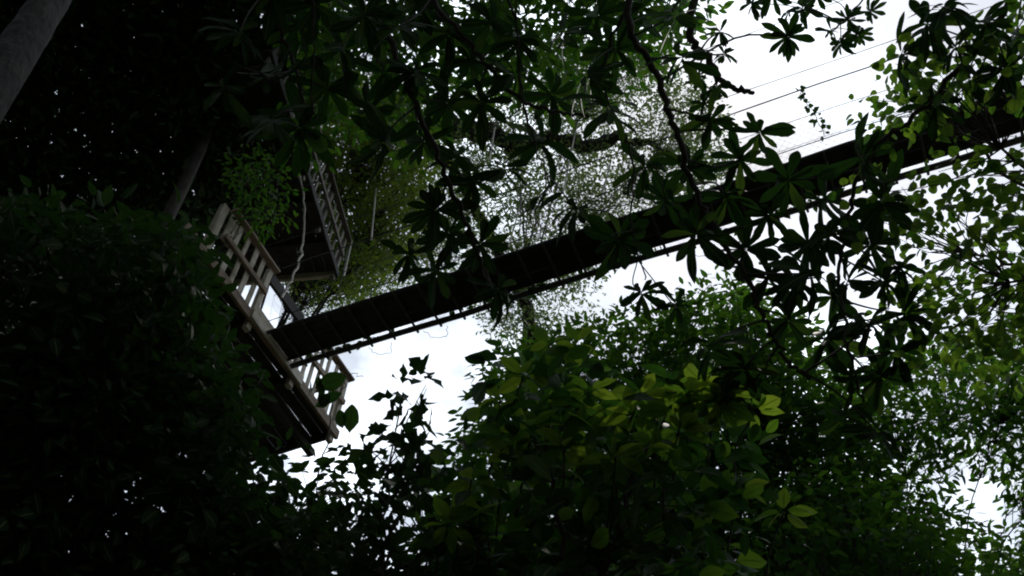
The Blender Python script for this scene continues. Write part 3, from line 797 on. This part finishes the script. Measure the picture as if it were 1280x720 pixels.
# dark mass behind it
tree("dense_dark_tree", "dense dark small leaved tree rising behind the large lit leaves", "tree",
     [(590, 520), (600, 490), (625, 450), (670, 430), (720, 418), (755, 405), (800, 390), (850, 384), (900, 355), (955, 372), (1010, 420), (1065, 480), (1100, 560), (1100, 800), (540, 800), (560, 600)], (10.5, 14), ELL,
     MAT['small'], MAT['bark_dark'], .13, 9, .3, 4.6, foot_of(860, 560, 12.5), .15, nlimb=10, tilt=.75, fork=.75)
# round leaves over the right
tree("round_leaved_tree", "round leaved tree with sky showing between its leaves down the right side", "tree",
     [(1085, 70), (1105, 60), (1180, 90), (1330, -40), (1400, 300), (1400, 480), (1240, 470), (1130, 440), (1100, 400), (1130, 330), (1095, 290), (1085, 240), (1110, 190), (1090, 130)], (6.4, 8.6), HEART,
     MAT['heart'], MAT['bark_dark'], .072, 8, .26, .58, foot_of(1560, 380, 8), .06, nlimb=9, gap=.3, holes=[[(1040, 190), (1200, 125), (1300, 105), (1300, 175), (1180, 205), (1050, 240)]], tilt=.7, fork=.8, wmul=1.0)
# fine-leaved tree bottom right with the bright gap
tree("feathery_tree", "feathery mid green tree around the bright gap at lower right", "tree",
     [(1060, 480), (1130, 430), (1260, 430), (1420, 420), (1420, 800), (1040, 800), (1060, 600)], (11, 14), ELL, MAT['small'], MAT['bark_dark'], .12, 9, .33, 2.5, foot_of(1080, 720, 13), .07, nlimb=9, gap=.3, limb_r=.012, tw=.003,
     holes=[[(1165, 605), (1195, 570), (1245, 560), (1268, 600), (1288, 630), (1288, 675), (1215, 675), (1178, 640)]], fork=.75)
tree("feathery_tree", "low dark feathery tree filling the bottom right corner", "tree",
     [(960, 620), (1040, 590), (1110, 620), (1170, 670), (1230, 705), (1300, 700), (1420, 640), (1420, 820), (940, 820)], (8.5, 11), ELL, MAT['small'], MAT['bark_dark'], .12, 9, .3, 2.6, foot_of(1150, 760, 10), .1, nlimb=8, fork=.75)

# big-leaved vine by the low railing corner
vr = root("climbing_vine", "dark big leaved vine hooked on the low corner of the platform railing", "vine", S(.2, .2, -1.5))
tb = Tubes(); vp = curve([S(.5, .1, -2.2), S(.3, .16, -.8), S(.35, .1, .1), S(.22, .1, .7), S(.1, .05, 1.1), S(-.1, .15, 1.2)], 6, .015); tb.add(vp, np.linspace(.012, .005, len(vp)), 5)
tb.build("stem", MAT['bark_dark'], vr, S(.2, .2, -1.5))
lv = Leaves(); c = np.array([P(u, v, 13.0) for u, v in ((432, 470), (428, 492), (440, 505), (402, 480), (412, 492), (398, 470), (424, 512), (388, 476))])
lv.add(OVATE, c, np.tile(ray(560, 900) * .5 - UP * .6, (8, 1)) + rng.normal(0, .35, (8, 3)), np.tile(-ray(440, 480), (8, 1)) + rng.normal(0, .4, (8, 3)), np.array([.42, .45, .4, .26, .28, .2, .3, .22]))
lv.build("leaves", MAT['dark'], vr, S(.2, .2, -1.5))
# creeper climbing a hanger of the bridge
cr_ = root("creeper", "tiny leaved creeper climbing the rope above the bridge against the sky", "creeper", bz(2.1, 7.3, .1))
tb = Tubes(); cp = curve([bz(2.05, 7.35, .1), bz(2.09, 7.33, .6), bz(2.12, 7.3, 1.2)], 5, .012); tb.add(cp, .005, 4); tb.build("stem", MAT['bark_dark'], cr_, bz(2.1, 7.3, .1))
lv = Leaves(); spray(lv, HEART, cp, 4, .05, .06, 1.0); lv.build("leaves", MAT['dark'], cr_, bz(2.1, 7.3, .1))
# thin hanging vines
for pts, lab in (([(645, -30), (648, 60), (650, 110), (662, 160)], "thin hanging vine left of the knobbly limb"), ([(390, -20), (392, 60), (388, 120), (396, 150)], "thin dark vine dangling in the dark upper left foliage")):
    p = [P(u, v, 6.4) for u, v in pts]; tb = Tubes(); tb.add(curve(p, 6, .006), .006, 5); ob = tb.build("hanging_vine", MAT['bark_dark'], None, p[0]); ob['label'] = lab; ob['category'] = 'vine'

# ------------------------------------------------------------------ unseen forest leaves round and above the photographer, added to block sky light
def forest():
    lv = Leaves(); n = 60000
    d = rng.normal(0, 1, (n, 3)); d[:, 2] = np.abs(d[:, 2]) * .8; d /= np.linalg.norm(d, axis=1)[:, None]
    c = d @ B                                         # directions as the camera has them
    z = -c[:, 2]; u = 640 + F * c[:, 0] / np.maximum(z, 1e-3); v = 360 - F * c[:, 1] / np.maximum(z, 1e-3)
    seen = (z > 0) & (u > -330) & (u < 1750) & (v > -330) & (v < 1100)
    sun = (d @ np.array(sd)) > .93
    op = (d @ (np.array([.80, -.30, .52]) / 1.0)) > .5            # leaves left out on the right so sky light reaches the railing
    d = d[~seen & ~sun & ~op]
    pos = CAM + d * rng.uniform(10, 15, len(d))[:, None]
    ax = rng.normal(0, 1, (len(d), 3)); ax[:, 2] = ax[:, 2] * .5 - .3
    lv.add(TINY, pos, ax, np.array([0, 0, 1.0]) + rng.normal(0, .8, (len(d), 3)), rng.uniform(.3, .6, len(d)), 1.2)
    o = lv.build("forest", MAT['dark']); o['kind'] = 'stuff'; o['label'] = "unseen dark leaf canopy added round the camera to block sky light"


forest()

# outer shoots of the large-leaved tree with sunlight put into a brighter leaf colour, and litter caught in the bridge's near net
ll = [o for o in COL.objects if o.name == "large_leaved_tree"][0]
for u, v, d in ((862, 492, 6.6), (900, 500, 6.6), (880, 478, 6.7), (838, 505, 6.6), (790, 520, 6.4), (735, 490, 6.6), (690, 428, 7.0), (770, 570, 6.1), (640, 560, 6.5), (600, 640, 6.3), (925, 610, 6.6), (560, 655, 6.3), (800, 495, 6.5), (945, 515, 6.8), (655, 470, 6.8), (720, 430, 7.0), (625, 500, 6.7), (665, 535, 6.4), (705, 560, 6.3), (810, 560, 6.3), (850, 540, 6.5), (980, 640, 6.8), (590, 600, 6.4)):
    p = P(u, v, d); k = 6; lv = Leaves()
    ph = rng.uniform(0, 6.28) + np.arange(k) * 2.4
    ax = np.stack([np.cos(ph), np.sin(ph), rng.uniform(-.35, .25, k)], 1)
    lv.add(OVATE[:3], p + ax * .03, ax, UP + rng.normal(0, .35, (k, 3)), rng.uniform(.14, .23, k), rng.uniform(.75, .95, k))
    q = P(u - 20, v + 110, d + .5); tb = Tubes(); tb.add(curve([q, q * .5 + p * .5 + rng.normal(0, .05, 3), p], 4), np.linspace(.009, .005, 9), 4)
    sh = tb.build("shoot", MAT['bark_dark'], ll, p); lv.build("sun_tinted_leaves", MAT['sun_tinted'], sh, p)
lt_ = Leaves(); nn = rng.uniform(.3, BL, 800); nn = nn[(np.sin(nn * 2.1) + np.sin(nn * 5.3 + 1)) > rng.uniform(-1.2, 1.6, 800)]
lp_ = np.array([bz(rng.uniform(1.27, 1.42), n_, rng.uniform(-.06, .02)) for n_ in nn])
lt_.add(OVATE, lp_, rng.normal(0, 1, (len(nn), 3)) * [1, 1, .5], UP + rng.normal(0, .6, (len(nn), 3)), rng.uniform(.06, .14, len(nn)))
o = lt_.build("caught_leaves", MAT['dark'], br, S(1.6, .05))
